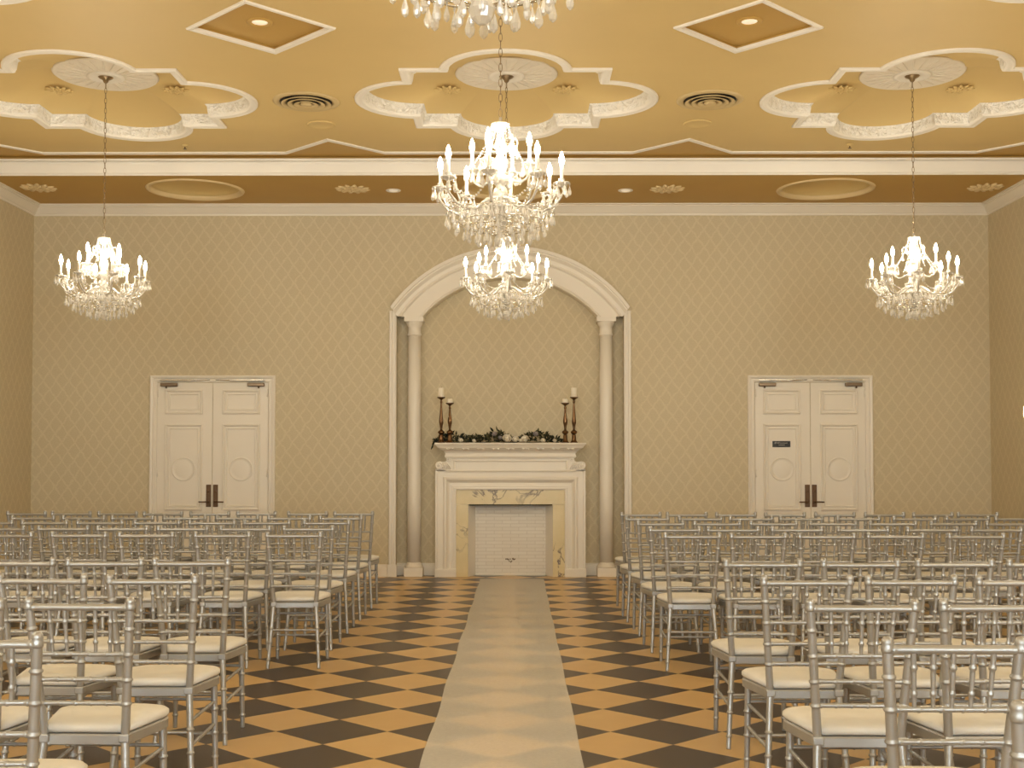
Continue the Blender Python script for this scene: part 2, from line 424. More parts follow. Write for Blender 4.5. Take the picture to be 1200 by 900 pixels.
# diamond mouldings
for x, y in dia_in:
    if y < 9: continue
    mb = MB()
    prof = [(HD+.045, ZC+.004), (HD+.04, ZC-.014), (HD+.02, ZC-.018), (HD-.01, ZC-.012), (HD-.014, ZC+.012)]
    mb.loft([[(u, v, z) for u, v in diamond(x, y, h)] for h, z in prof], True, 0)
    trim(mb, 'white moulding around the sunk brown ceiling diamond, %s of the two' % ('left' if x < 0 else 'right'), 'cornice')
# bar along the edge of the gold field, following the half diamonds
mb = MB()
off = []
for i, (u, v) in enumerate(front):
    off.append((u, v-.055 if i in (0, len(front)-1) or v > YT-.01 else v-.06))
mb.loft([[(u, v, ZC+.004) for u, v in off], [(u, v, ZC-.012) for u, v in off], [(u, v+.008, ZC-.015) for u, v in front], [(u, v+.008, ZC+.03) for u, v in front]], False, 0)
trim(mb, 'thin white bead edging the gold ceiling and its half diamonds', 'cornice')
# cornice on the face of the step
mb = MB()
mb.prism_x([(YE+.004, ZS-.004), (YE-.02, ZS-.006), (YE-.028, ZS+.012), (YE-.012, ZS+.018), (YE-.012, ZS+.03), (YE-.05, ZS+.11), (YE-.055, ZS+.130), (YE-.03, ZS+.134), (YE-.03, ZS+.142), (YE-.062, ZS+.150), (YE-.065, ZS+.168), (YE+.004, ZS+.168)], XL, XR)
trim(mb, 'broad white cornice on the step between the two ceiling levels', 'cornice')
# crown of the back wall and of the side walls under the soffit
crown = [(0, -.128), (-.014, -.126), (-.018, -.108), (-.03, -.10), (-.085, -.035), (-.10, -.03), (-.10, -.018), (-.125, -.012), (-.125, 0), (0, 0)]
mb = MB(); mb.prism_x([(YB+a, ZS+b) for a, b in crown], XL, XR)
trim(mb, 'white crown moulding along the top of the end wall', 'white')
for sx, x0, nm in ((1, XL, 'left'), (-1, XR, 'right')):
    mb = MB(); mb.prism_y([(x0-sx*a, ZS+b) for a, b in crown], YE, YB)
    trim(mb, 'white crown moulding along the top of the %s wall' % nm, 'white')
    mb = MB(); mb.prism_y([(x0-sx*a, ZC+b) for a, b in crown], YR, YE-.06)
    trim(mb, 'white crown moulding under the high ceiling on the %s wall' % nm, 'white')
for x, y in DOM:
    mb = MB(); n = 48
    mb.loft([[(u, v, z) for u, v in circ(x, y, r, n)] for r, z in ((DR+.03, ZS+.002), (DR+.022, ZS-.012), (DR, ZS-.016), (DR-.022, ZS-.008), (DR-.03, ZS+.03))], True, 0, smooth=True)
    trim(mb, 'pale rim of the round ceiling dome over %s' % ('the left door' if x < -1 else 'the right door' if x > 1 else 'the fireplace'), 'palegold')

# baseboards
bp_ = lambda y: [(y, 0), (y-.022, 0), (y-.022, .118), (y-.016, .13), (y-.016, .142), (y-.006, .15), (y, .15)]
def base_x(x0, x1, y, nm, label): tag(MB().prism_x(bp_(y), x0, x1).build(nm, M['white']), label, kind='structure')
base_x(XL, -4.461, YB, 'baseboard_back_left', 'white baseboard left of the left door')
base_x(-2.941, CX-1.47, YB, 'baseboard_back_inner_left', 'white baseboard between left door and arch')
base_x(CX+1.47, 2.781, YB, 'baseboard_back_inner_right', 'white baseboard between arch and right door')
base_x(4.288, XR, YB, 'baseboard_back_right', 'white baseboard right of the right door')
base_x(CX-1.387, CX-.905, YN, 'baseboard_niche_left', 'white baseboard in the niche left of the fireplace')
base_x(CX+.905, CX+1.387, YN, 'baseboard_niche_right', 'white baseboard in the niche right of the fireplace')
for sx, x0, nm in ((1, XL, 'left'), (-1, XR, 'right')):
    tag(MB().prism_y([(x0-sx*(a-0), b) for a, b in bp_(0)], YR, YB).build('baseboard_%s' % nm, M['white']), 'white baseboard along the %s wall' % nm, kind='structure')

# ------------------------------------------------------------------ arch and columns
arch = thing('arch_surround', 'cream moulded segmental arch framing the fireplace niche', 'arch', (CX, YB, 0), kind='thing')
def arcband(prof, zb, name):
    n = 56; rings = []
    for r, y in prof:
        e = asin(min(1, (zb + max(0, r-1.66)*.85 - za)/r)); rings.append([(r*cos(pi-e-(pi-2*e)*k/n), y-YB, za + r*sin(pi-e-(pi-2*e)*k/n)) for k in range(n+1)])
    mb = MB(); mb.loft(rings + [rings[0]], False, 0, smooth=False)
    m = len(rings); mb.add([r[0] for r in rings], [list(range(m))]); mb.add([r[-1] for r in rings], [list(range(m))])
    return mb.build(name, M['white'], arch)
arcband([(1.421, YN), (1.421, YB-.02), (1.436, YB-.03), (1.448, YB-.024), (1.452, YB-.012), (1.628, YB-.012), (1.630, YN)], zf, 'arch_fascia')
arcband([(1.622, YB+.05), (1.622, YB-.03), (1.64, YB-.045), (1.655, YB-.04), (1.66, YB-.032), (1.70, YB-.04), (1.735, YB-.075), (1.75, YB-.075), (1.755, YB-.09), (1.793, YB-.09), (1.793, YB), (1.70, YB+.05)], zf, 'arch_crown_moulding')
for s in (-1, 1):
    x0, x1 = sorted((s*1.387, s*1.462))
    mb = MB().box(x0, x1, -.03, .0, .15, zf+.03).box(x0, x1, -.045, -.03, .15, zf+.02) if False else MB()
    xa, xb = s*1.380, s*1.466
    P = [(xa, .02), (xa, -.022), (xa+s*.010, -.03), (xa+s*.022, -.03), (xa+s*.028, -.018), (xa+s*.046, -.018), (xa+s*.054, -.034), (xa+s*.078, -.034), (xb, -.026), (xb, 0)]
    mb.loft([[(x, y, .0) for x, y in P], [(x, y, zf+.07) for x, y in P]], True)
    mb.add([(x, y, 0) for x, y in P], [list(range(len(P)))]); mb.add([(x, y, zf+.07) for x, y in P], [list(range(len(P)))])
    mb.box(min(xa, xb)-.012, max(xa, xb)+.012, -.044, .0, 0, .15, bev=.004)
    mb.build('pilaster_strip', M['white'], arch)
for s, nm in ((-1, 'left'), (1, 'right')):
    c = thing('column', 'slim cream round column at the %s side of the fireplace niche' % nm, 'column', (CX + s*1.168, YB+.085, 0), group='columns of the arch', kind='thing')
    MB().box(-.115, .115, -.113, .1, 0, .108, bev=.006).build('plinth', M['white'], c)
    MB().lathe([(.108, .108), (.113, .120), (.108, .134), (.094, .140), (.092, .150), (.086, .160), (.0825, .17)], 32).build('base', M['white'], c)
    MB().lathe([(.0825, .165), (.0825, 1.0), (.080, 2.0), (.076, 2.93)], 32).build('shaft', M['white'], c)
    cp = MB().lathe([(.076, 2.925), (.084, 2.932), (.086, 2.945), (.078, 2.955), (.078, 3.03), (.084, 3.04), (.098, 3.065), (.104, 3.085), (.104, 3.095)], 32)
    cp.box(-.118, .118, -.113, .105, 3.09, zf, bev=.005); cp.build('capital', M['white'], c)

# ------------------------------------------------------------------ doors
def rect_frame(mb, x0, x1, z0, z1, prof, mi=0):
    """prof: (inward offset, y)"""
    mb.loft([[(x0+d, y, z0+d), (x1-d, y, z0+d), (x1-d, y, z1-d), (x0+d, y, z1-d)] for d, y in prof], True, mi)
def u_frame(mb, hw, h, prof, cx=0, z0=0):
    mb.loft([[(cx-hw-d, y, z0), (cx-hw-d, y, h+d), (cx+hw+d, y, h+d), (cx+hw+d, y, z0)] for d, y in prof], False)
def door(idx, x0, x1, side, sign):
    H = 2.435; hw = (x1-x0)/2; c = (x0+x1)/2
    fr = MB()
    u_frame(fr, hw-.085, H-.085, [(0, 0), (0, -.012), (.012, -.02), (.028, -.02), (.032, -.012), (.046, -.012), (.052, -.03), (.074, -.036), (.085, -.03), (.085, 0)])
    root = tag(fr.build('door_%d' % idx, M['white'], loc=(c, YB, 0)), 'cream panelled double door with bronze handles in the end wall, %s of the fireplace' % side, kind='structure')
    for s in (-1, 1):
        a, b = sorted((s*.004, s*(hw-.088)))
        lf = MB().box(a, b, -.012, .0, .01, H-.09)
        leaf = lf.build('door_leaf', M['white'], root)
        pa, pb = (a+.095, b-.115) if s < 0 else (a+.115, b-.095)
        for z0, z1 in ((1.965, 2.262), (.80, 1.845), (.2, .68)):
            pm = MB()
            rect_frame(pm, pa, pb, z0, z1, [(0, -.012), (.002, -.030), (.012, -.036), (.024, -.030), (.029, -.013), (.044, -.013), (.047, -.026), (.058, -.026), (.064, -.0135)])
            pm.add([(pa+.064, -.0135, z0+.064), (pb-.064, -.0135, z0+.064), (pb-.064, -.0135, z1-.064), (pa+.064, -.0135, z1-.064)], [(0, 1, 2, 3)])
            pm.build('door_panel', M['white'], leaf)
        m_ = Matrix.Translation(((pa+pb)/2, -.013, 1.30)) @ Matrix.Rotation(radians(90), 4, 'X')
        MB().lathe([(.146, 0), (.146, .008), (.139, .013), (.131, .010), (.126, .004), (.10, .009), (.05, .014), (.02, .016)], 36, mat=m_).build('roundel', M['white'], leaf)
        hd = MB().box(min(s*.012, s*.072), max(s*.012, s*.072), -.022, -.012, .842, 1.112, bev=.004)
        h = hd.build('handle_plate', M['bronze'], leaf)
        MB().tube([(s*.042, -.02, .905), (s*.042, -.062, .905), (s*.06, -.068, .905), (s*.15, -.064, .903)], [.012, .010, .009, .008], 8).build('lever', M['bronze'], h)
        MB().lathe([(.014, 0), (.014, .012), (.010, .015)], 12, mat=Matrix.Translation((s*.042, -.022, 1.03)) @ Matrix.Rotation(radians(90), 4, 'X')).build('lock_cylinder', M['bronze'], h)
        k0, k1 = sorted((s*(hw-.13), s*(hw-.335)))
        cb = MB().box(k0, k1, -.062, -.012, 2.300, 2.342, bev=.008).build('door_closer', M['closer'], leaf)
        am = MB().box(min(s*(hw-.13), s*(hw-.54)), max(s*(hw-.13), s*(hw-.54)), -.066, -.046, 2.368, 2.386, bev=.003)
        am.tube([(s*(hw-.50), -.054, 2.376), (s*(hw-.56), -.054, 2.374), (s*.035, -.016, 2.38)], .006, 6)
        am.build('closer_arm', M['chrome'], cb)
        MB().lathe([(.011, 0), (.011, .03)], 10, mat=Matrix.Translation((s*(hw-.20), -.04, 2.278))).build('closer_spindle', M['bronze'], cb)
        for z in (2.22, 1.25, .3):
            MB().tube([(s*(hw-.095), -.022, z-.045), (s*(hw-.095), -.022, z+.045)], .008, 8).build('hinge', M['white'], leaf)
    return root
door(1, -4.461, -2.941, 'left', False)
door(2, 2.781, 4.288, 'right', True)
# sign on the right door
sg = thing('door_sign', 'small black name plate on the left leaf of the right door', 'sign', (3.183, YB-.0135, 1.602))
MB().box(-.108, .108, -.008, 0, -.037, .037, bev=.002).build('plate', M['black'], sg)
tx = MB()
def stroke(pts, r=.0028): tx.tube([(x, -.0085, z) for x, z in pts], r, 5)
stroke([(-.082, .006), (-.076, .022), (-.066, .026), (-.060, .018), (-.070, .010), (-.078, .004)])
stroke([(-.056, .008), (-.050, .020), (-.046, .008), (-.040, .018), (-.034, .008)]); stroke([(-.028, .006), (-.028, .028)])
for i in range(7):
    x = -.016 + i*.0135; stroke([(x, .008), (x+.004, .017), (x+.008, .008)], .0022)
stroke([(-.034, -.012), (.040, -.012)], .0028)
tx.build('lettering', M['lettering'], sg)

# ------------------------------------------------------------------ fireplace
fp = thing('fireplace', 'cream carved fireplace with veined marble slips in the arched niche', 'fireplace', (CX+.004, YN, 0))
sh_ = MB()
sp = [(0, 1.615), (-.40, 1.615), (-.405, 1.60), (-.40, 1.585), (-.385, 1.575), (-.38, 1.552), (0, 1.552)]
rings = [[(-x, y, z) for (y, z) in sp] for x in (0,)]
def hipped(mb, prof):
    """profile (half width, depth, z): three-sided moulding returned to the wall"""
    mb.loft([[(-h, 0, z), (-h, -d, z), (h, -d, z), (h, 0, z)] for h, d, z in prof], False)
    for h, d, z in (prof[0], prof[-1]): mb.add([(-h, 0, z), (-h, -d, z), (h, -d, z), (h, 0, z)], [(0, 1, 2, 3)])
hipped(sh_, [(.905, .40, 1.615), (.908, .403, 1.606), (.900, .396, 1.590), (.885, .382, 1.580), (.872, .37, 1.556), (.865, .36, 1.552)])
sh_.build('mantel_shelf', M['white'], fp)
for i in range(9):
    sc = MB(); x = -.72 + i*.18
    sc.box(x-.034, x+.034, -.364, -.336, 1.548, 1.556)
    sc.lathe([(.001, -.022), (.014, -.018), (.020, 0)], 10, cx=x-.03, cy=-.35, cz=1.553); sc.lathe([(.001, -.022), (.014, -.018), (.020, 0)], 10, cx=x+.03, cy=-.35, cz=1.553)
    sc.build('shelf_drop', M['white'], fp)
cm = MB(); hipped(cm, [(.865, .36, 1.553), (.835, .335, 1.535), (.80, .29, 1.51), (.795, .285, 1.495), (.785, .275, 1.492), (.785, .28, 1.470), (.795, .285, 1.455), (.785, .28, 1.435), (.755, .25, 1.43), (.755, .25, 1.40)])
cm.build('bed_moulding', M['white'], fp)
fz = MB(); hipped(fz, [(.755, .25, 1.405), (.755, .25, 1.285)])
rect_frame(fz, -.69, .69, 1.262, 1.412, [(0, -.25), (.004, -.26), (.014, -.262), (.022, -.255), (.026, -.2505)])
hipped(fz, [(.78, .262, 1.29), (.79, .27, 1.282), (.78, .262, 1.262)])
fz.build('frieze_panel', M['white'], fp)
for s in (-1, 1):
    e = MB()
    e.box(min(s*.70, s*.905), max(s*.70, s*.905), -.262, 0, 1.275, 1.296, bev=.005)
    # S-scroll: big volute outside, small one rising against the frieze
    for cx_, cz_, R_ in ((.862, 1.345, .046), (.745, 1.42, .028)):
        m_ = Matrix.Translation((s*cx_, -.259, cz_)) @ Matrix.Rotation(radians(90), 4, 'X')
        e.lathe([(R_, -.2), (R_, .004), (R_*.85, .012), (R_*.7, .006), (R_*.5, .006), (R_*.4, .014), (R_*.15, .016)], 22, mat=m_)
    pts = []
    body = [(.70, 1.296), (.862, 1.296), (.90, 1.32), (.895, 1.375), (.86, 1.392), (.80, 1.385), (.775, 1.40), (.765, 1.44), (.735, 1.45), (.70, 1.44)]
    n = len(body)
    e.add([(s*x, -.257, z) for x, z in body] + [(s*x, 0, z) for x, z in body], [list(range(n)), list(range(n, 2*n))] + [(i, (i+1) % n, n+(i+1) % n, n+i) for i in range(n)])
    for i in range(5):
        x = .72 + i*.022; e.tube([(s*x, -.257, 1.30), (s*(x+.018), -.264, 1.34 + .004*i), (s*(x+.052), -.257, 1.375)], .007, 6)
    e.build('scroll_bracket', M['white'], fp)
sr = MB()
u_frame(sr, .655, 1.05, [(0, -.20), (0, -.238), (.008, -.246), (.024, -.246), (.030, -.236), (.052, -.236), (.056, -.222), (.082, -.222), (.10, -.236), (.112, -.252), (.12, -.262), (.140, -.265), (.150, -.258), (.160, -.25), (.222, -.25), (.226, -.262), (.25, -.262), (.25, 0)])
for s in (-1, 1): sr.box(min(s*.652, s*.912), max(s*.652, s*.912), -.272, 0, 0, .10, bev=.006)
sr.build('mantel_surround', M['white'], fp)
for nm, (x0, x1, z0, z1) in dict(l=(-.657, -.512, 0, .872), r=(.512, .657, 0, .872), t=(-.657, .657, .874, 1.052)).items():
    MB().box(x0, x1, -.215, .0, z0, z1).build('marble_slip', M['marble'], fp)
fb = MB()
fb.box(-.43, .43, -.025, .02, 0, .875)
fb.build('firebox_back', M['brick'], fp)
for s in (-1, 1):
    MB().add([(s*.512, -.205, 0), (s*.43, -.02, 0), (s*.43, -.02, .874), (s*.512, -.205, .874), (s*.513, 0, 0), (s*.513, 0, .874)], [(0, 1, 2, 3), (0, 4, 1), (3, 2, 5), (0, 3, 5, 4)]).build('firebox_cheek', M['white'], fp)
MB().box(-.505, .505, -.2, -.03, .86, .873).build('firebox_lintel', M['dark'], fp)
MB().box(-.425, .425, -.05, -.026, 0, .03, bev=.004).build('hearth_strip', M['white'], fp)
em = MB()
for x, z, r in ((-.055, .2, .008), (-.03, .196, .010), (-.005, .2, .007), (.03, .204, .011), (.052, .2, .008), (-.015, .176, .007), (.004, .166, .009), (.014, .178, .006), (-.04, .204, .006), (.042, .192, .006)):
    em.lathe([(r*1.1, 0), (r, .004), (.002, .006)], 8, mat=Matrix.Translation((x, -.0255, z)) @ Matrix.Rotation(radians(90), 4, 'X'))
tag(em.build('firebox_mark', M['closer'], fp), 'small dark mark low on the painted brick')

# ------------------------------------------------------------------ candlesticks, candles, garland
ZM = 1.615
def candlestick(x, y, h, ch, lab, clab):
    t = thing('candlestick', lab, 'candlestick', (x, y, ZM), group='brass candlesticks on the mantel')
    MB().lathe([(.046, 0), (.047, .006), (.040, .014), (.032, .024), (.027, .04), (.025, .085), (.021, .095), (.018, .102)], 20).build('base', M['brass'], t)
    MB().lathe([(.018, .100), (.030, .110), (.039, .122), (.040, .130), (.034, .142), (.020, .150), (.015, .158)], 20).build('knop', M['brass'], t)
    u = h-.03
    MB().lathe([(.014, .156), (.013, .17), (.018, .205), (.026, .24), (.027, .262), (.022, .30), (.016, .16+(u-.16)*.62), (.011, .16+(u-.16)*.84), (.010, u-.045), (.015, u-.035), (.015, u-.025), (.010, u-.015), (.013, u)], 20).build('stem', M['brass'], t)
    MB().lathe([(.012, u-.004), (.022, u+.006), (.047, u+.020), (.051, u+.028), (.047, u+.030), (.001, u+.026)], 24).build('drip_plate', M['brass'], t)
    c = thing('pillar_candle', clab, 'candle', (x, y, ZM+h-.003), group='ivory candles on the mantel')
    MB().lathe([(.032, 0), (.034, .004), (.034, ch-.006), (.031, ch), (.020, ch-.003), (.001, ch-.005)], 24).build('wax', M['candle'], c)
    MB().tube([(0, 0, ch-.006), (.001, 0, ch+.004), (.003, 0, ch+.010)], .0016, 6).build('wick', M['wick'], c)
YC = 14.665
candlestick(-.922, YC, .55, .115, 'tall brass candlestick at the far left end of the mantel', 'taller ivory pillar candle at the left end of the mantel')
candlestick(-.818, YC-.005, .48, .05, 'shorter brass candlestick at the left end of the mantel', 'short ivory candle on the lower left candlestick')
candlestick(.672, YC, .55, .115, 'tall brass candlestick at the far right end of the mantel', 'taller ivory pillar candle at the right end of the mantel')
candlestick(.567, YC-.005, .48, .05, 'shorter brass candlestick at the right end of the mantel', 'short ivory candle on the lower right candlestick')

gl = thing('garland', 'dark green leafy garland with ivory roses lying along the mantel', 'garland', (-.26, 14.80, ZM))
gx = lambda wx: wx+.26
rnd = random.Random(11)
def leaf(mb, p, d, L, W, mi):
    d = Vector(d).normalized(); sd = d.cross(Vector((rnd.uniform(-.4, .4), rnd.uniform(-1, -.2), rnd.uniform(.2, 1)))).normalized(); nn = sd.cross(d)
    p = Vector(p); pts = [p, p+d*L*.3+sd*W*.42, p+d*L*.62+sd*W*.36-nn*L*.03, p+d*L-nn*L*.12, p+d*L*.62-sd*W*.36-nn*L*.03, p+d*L*.3-sd*W*.42, p+d*L*.5+nn*L*.05]
    q = [v - nn*.0016 for v in pts]
    f = [(0, 1, 6), (1, 2, 6), (2, 3, 6), (3, 4, 6), (4, 5, 6), (5, 0, 6)]
    mb.add(pts+q, f + [tuple(i+7 for i in t[::-1]) for t in f] + [(i, i+7, (i+1) % 6+7, (i+1) % 6) for i in range(6)], mi)
fo = MB()
dens = [(-1.01, .055), (-.86, .085), (-.74, .095), (-.62, .06), (-.50, .075), (-.42, .05), (-.30, .12), (-.22, .125), (-.13, .06), (0, .05), (.12, .085), (.19, .125), (.26, .12), (.36, .075), (.44, .06), (.51, .03)]
def hgt(x):
    for (a, ha), (b, hb) in zip(dens, dens[1:]):
        if a <= x <= b: return 1.5*(ha + (hb-ha)*(x-a)/(b-a))
    return .03
st = MB(); st.tube([(gx(-1.0+1.5*k/30), .02*sin(k*1.7), .012+.006*sin(k)) for k in range(31)], .005, 6)
st.build('stem', M['leaf2'], gl)
for i in range(560):
    x = rnd.uniform(-1.02, .51); h = hgt(x); z = rnd.uniform(.008, max(.02, h*.8)); y = rnd.uniform(-.05, .10)
    d = (rnd.uniform(-1, 1), rnd.uniform(-1, .6), rnd.uniform(-.1, 1.0))
    L = rnd.uniform(.045, .08)
    if z + d[2]*L*.6 > h: d = (d[0], d[1], .2)
    if z + d[2]*L < .01: d = (d[0], d[1], .15)
    leaf(fo, (gx(x), y, z), d, L, L*rnd.uniform(.3, .5), 1 if rnd.random() < .28 else 0)
for p in ((-1.005, -.02, .02), (-1.015, -.03, -.01), (-1.02, -.04, -.03)): leaf(fo, (gx(p[0]), p[1]-.05, p[2]), (-.5, -.2, -.8), .06, .03, 0)
tag(fo.build('foliage', [M['leaf'], M['leaf2']], gl), 'dark green eucalyptus-like leaves', kind='stuff')
def rose(x, y, z, R, mat):
    mb = MB(); mb.lathe([(.001, -R*.6), (R*.45, -R*.5), (R*.62, 0), (R*.4, R*.4), (.001, R*.5)], 12)
    for ring, (n, rr, tl) in enumerate(((5, .45, .75), (6, .72, .55), (7, .95, .3))):
        for k in range(n):
            a = 2*pi*k/n + ring*.5; ca, sa = cos(a), sin(a); vs = []
            for iu in range(5):
                for iv in range(4):
                    u_ = (iu-2)/2*.62; v_ = iv/3; q = a+u_*(1.0 if ring else 1.3)
                    rad_ = R*(rr*(.55+.45*v_) + .10*v_*v_); vs.append((rad_*cos(q), rad_*sin(q), R*(-.45 + v_*(.5+tl) - .18*u_*u_)))
            mb.add(vs, [(i*4+j, (i+1)*4+j, (i+1)*4+j+1, i*4+j+1) for i in range(4) for j in range(3)], 0, True)
    o = mb.build('rose', M[mat], gl); o.location = (gx(x), y, z); o.rotation_euler = (radians(55), 0, rnd.uniform(-.5, .5)); return o
for x, y, z, R, mt in ((-.134, -.10, .048, .054, 'rose'), (-.027, -.09, .040, .042, 'rose'), (.085, -.10, .042, .048, 'rose'), (-.69, -.10, .028, .030, 'rose'), (-.53, -.10, .022, .024, 'rose'), (.30, -.10, .026, .030, 'rose'), (.44, -.09, .026, .024, 'rose'), (.03, -.11, .025, .025, 'rose'), (-.28, -.05, .105, .032, 'mauve'), (.21, -.05, .105, .034, 'mauve'), (-.215, -.06, .06, .026, 'mauve')):
    tag(rose(x, y, z, R, mt), 'ivory rose' if mt == 'rose' else 'grey mauve bloom')

# ------------------------------------------------------------------ aisle runner
rn = MB(); pts = []
for k in range(61):
    y = 14.50 - 15.5*k/60; q = .006*sin(k*.9)
    pts.append([(-.448 + q, y), (-.072, y), (.303 + .5*q, y)])
rn.loft([[(x, y, .004) for x, y in p] for p in pts], False)
rn.loft([[(p[0][0], p[0][1], .0005) for p in pts], [(p[0][0], p[0][1], .004) for p in pts]], False)
rn.loft([[(p[2][0], p[2][1], .0005) for p in pts], [(p[2][0], p[2][1], .004) for p in pts]], False)
tag(rn.build('aisle_runner', M['runner'], fix=False), 'long sheer off-white fabric runner down the middle of the tiled floor', 'runner')

# ------------------------------------------------------------------ chairs
def bam(p0, p1, r0, r1, nodes=(), nr=1.28, w=.007, n=10, mb=None, ends=()):
    p0, p1 = Vector(p0), Vector(p1); L = (p1-p0).length
    ts = [(0, r0), (.012, r0), (.988, r1), (1, r1)]
    for t in nodes:
        r = r0+(r1-r0)*t; dw = w/L
        ts += [(t-dw*1.5, r), (t-dw*.95, r), (t-dw*.4, r*nr), (t+dw*.4, r*nr), (t+dw*.95, r), (t+dw*1.5, r)]
    ts = sorted(q for q in ts if 0 <= q[0] <= 1)
    return mb.tube([p0 + (p1-p0)*t for t, _ in ts], [r for _, r in ts], n)
def lerp(a, b, t): return tuple(x+(y-x)*t for x, y in zip(a, b))
CH = {}
def build_chair():
    t = thing('chiavari_chair', '', 'chair', (0, 0, 0), group='silver chiavari chairs in rows')
    top, mid, bot = (.179, -.235, .905), (.143, -.172, .43), (.172, -.235, 0)
    post = lambda z: lerp(mid, top, (z-.43)/(.905-.43)) if z > .43 else lerp(bot, mid, z/.43)
    for s in (-1, 1):
        f = lambda p: (p[0]*s, p[1], p[2]); mb = MB()
        nz = [z for z in (.55, .635, .725, .815)]
        bam(f(mid), f(top), .0155, .0150, [(z-.43)/.475 for z in nz], mb=mb)
        mb.lathe([(.0150, -.012), (.0175, -.006), (.0175, .004), (.0150, .010), (.0165, .014), (.0155, .024), (.010, .031), (.003, .033)], 12, cx=s*top[0], cy=top[1], cz=top[2]-.012)
        bam(f(bot), f(mid), .0115, .0150, (.14, .40, .62), mb=mb)
        mb.box(s*.143-.019, s*.143+.019, -.192, -.152, .412, .442, bev=.005)
        mb.build('leg', M['silver'], t)
        mb = MB(); bam((s*.176, .178, 0), (s*.170, .160, .415), .0115, .0155, (.16, .42, .68), mb=mb)
        mb.build('leg', M['silver'], t)
    mb = MB(); p = post(.89); bam((-p[0], p[1], .89), (p[0], p[1], .89), .0125, .0125, (.04, .96), 1.15, mb=mb); mb.build('top_rail', M['silver'], t)
    for z in (.725, .635, .55):
        p = post(z); mb = MB(); bam((-p[0], p[1], z), (p[0], p[1], z), .0085, .0085, (.06, .23, .41, .59, .77, .94), 1.2, .006, 8, mb=mb); mb.build('back_rail', M['silver'], t)
    for k in (-2, -1, 0, 1, 2):
        a = post(.885); b = post(.725); q = k*.305
        mb = MB(); bam((b[0]*q, b[1], .725), (a[0]*q, a[1], .885), .0062, .0085, (.27, .72), 1.4, .008, 8, mb=mb); mb.build('spindle', M['silver'], t)
    # seat frame and cushion
    def outline(off, n=6):
        r = []
        hb, hf, yb, yf = .150-off, .205-off, -.178+off, .195-off
        r += [(-hb, yb), (hb, yb)]
        rc = .085
        for k in range(n+1):
            a = -.12 + (pi/2+.12)*k/n; r.append((hf-rc+rc*cos(a), yf-rc+rc*sin(a)))
        for k in range(n+1):
            a = pi/2 + (pi/2+.12)*k/n; r.append((-hf+rc+rc*cos(a), yf-rc+rc*sin(a)))
        return r
    mb = MB(); o0 = outline(.0); o1 = outline(.006)
    rg = [[(x, y, .400) for x, y in o1], [(x, y, .404) for x, y in o0], [(x, y, .434) for x, y in o0], [(x, y, .440) for x, y in o1]]
    mb.loft(rg, True); n = len(o0); mb.add(rg[0], [list(range(n))[::-1]]); mb.add(rg[-1], [list(range(n))])
    mb.build('seat_frame', M['silver'], t)
    mb = MB()
    pr = [(.014, .441), (.004, .444), (-.002, .452), (-.002, .464), (.006, .473), (.03, .480), (.075, .484)]
    rg = [[(x, y + (.004 if y < -.1 else 0), z) for x, y in outline(o)] for o, z in pr]
    mb.loft(rg, True, 0, True); mb.add(rg[-1], [list(range(n))], 0, True); mb.add(rg[0], [list(range(n))[::-1]])
    mb.build('seat_cushion', M['cushion'], t)
    # stretchers
    fl = lambda z: lerp((.176, .178, 0), (.170, .160, .415), z/.415)
    for s in (-1, 1):
        for za_, zb_ in ((.315, .30), (.215, .20)):
            a, b = fl(za_), post(zb_); mb = MB(); bam((s*a[0], a[1], za_), (s*b[0], b[1], zb_), .0075, .0075, (.3, .7), 1.25, .006, 8, mb=mb); mb.build('stretcher', M['silver'], t)
    for z, q in ((.255, post), (.325, fl), (.17, fl)):
        a = q(z); mb = MB(); bam((-a[0], a[1], z), (a[0], a[1], z), .0075, .0075, (.3, .7), 1.25, .006, 8, mb=mb); mb.build('stretcher', M['silver'], t)
    return t
LEFT = [
    (11.62, [-1.56, -2.00, -2.48, -2.93, -3.37, -3.81, -4.25, -4.67]),
    (10.74, [-1.56, -2.01, -2.46, -2.93, -3.38, -3.82, -4.27]),
    (9.93, [-1.56, -2.04, -2.49, -2.93, -3.39, -3.85, -4.29]),
    (9.06, [-1.55, -2.02, -2.49, -2.94, -3.38, -3.84]),
    (8.26, [-1.52, -2.00, -2.51, -2.97, -3.46]),
    (6.04, [-1.62, -2.04, -2.47]),
    (5.15, [-1.54, -2.00]),
    (4.26, [-1.52, -1.98]),
    (3.39, [-1.52]),
]
RIGHT = [
    (11.43, [1.14, 1.58, 2.04, 2.49, 2.96, 3.41, 3.86, 4.29]),
    (10.63, [1.12, 1.58, 2.02, 2.46, 2.95, 3.44, 3.90, 4.33]),
    (9.80, [1.14, 1.59, 2.05, 2.52, 3.00, 3.48, 3.93]),
    (8.95, [1.14, 1.57, 2.04, 2.52, 3.02, 3.49]),
    (8.17, [1.17, 1.60, 2.06, 2.52, 3.05]),
    (5.98, [1.20, 1.67, 2.13, 2.58]),
    (5.11, [1.20, 1.64, 2.10]),
    (4.23, [1.19, 1.64]),
    (3.33, [1.18]),
    (2.44, [1.17]),
]
ORD = ['first', 'second', 'third', 'fourth', 'fifth', 'sixth', 'seventh', 'eighth', 'ninth', 'tenth']
chair0 = build_chair(); chair_t = tree_of(chair0); first = True
rj = random.Random(3)
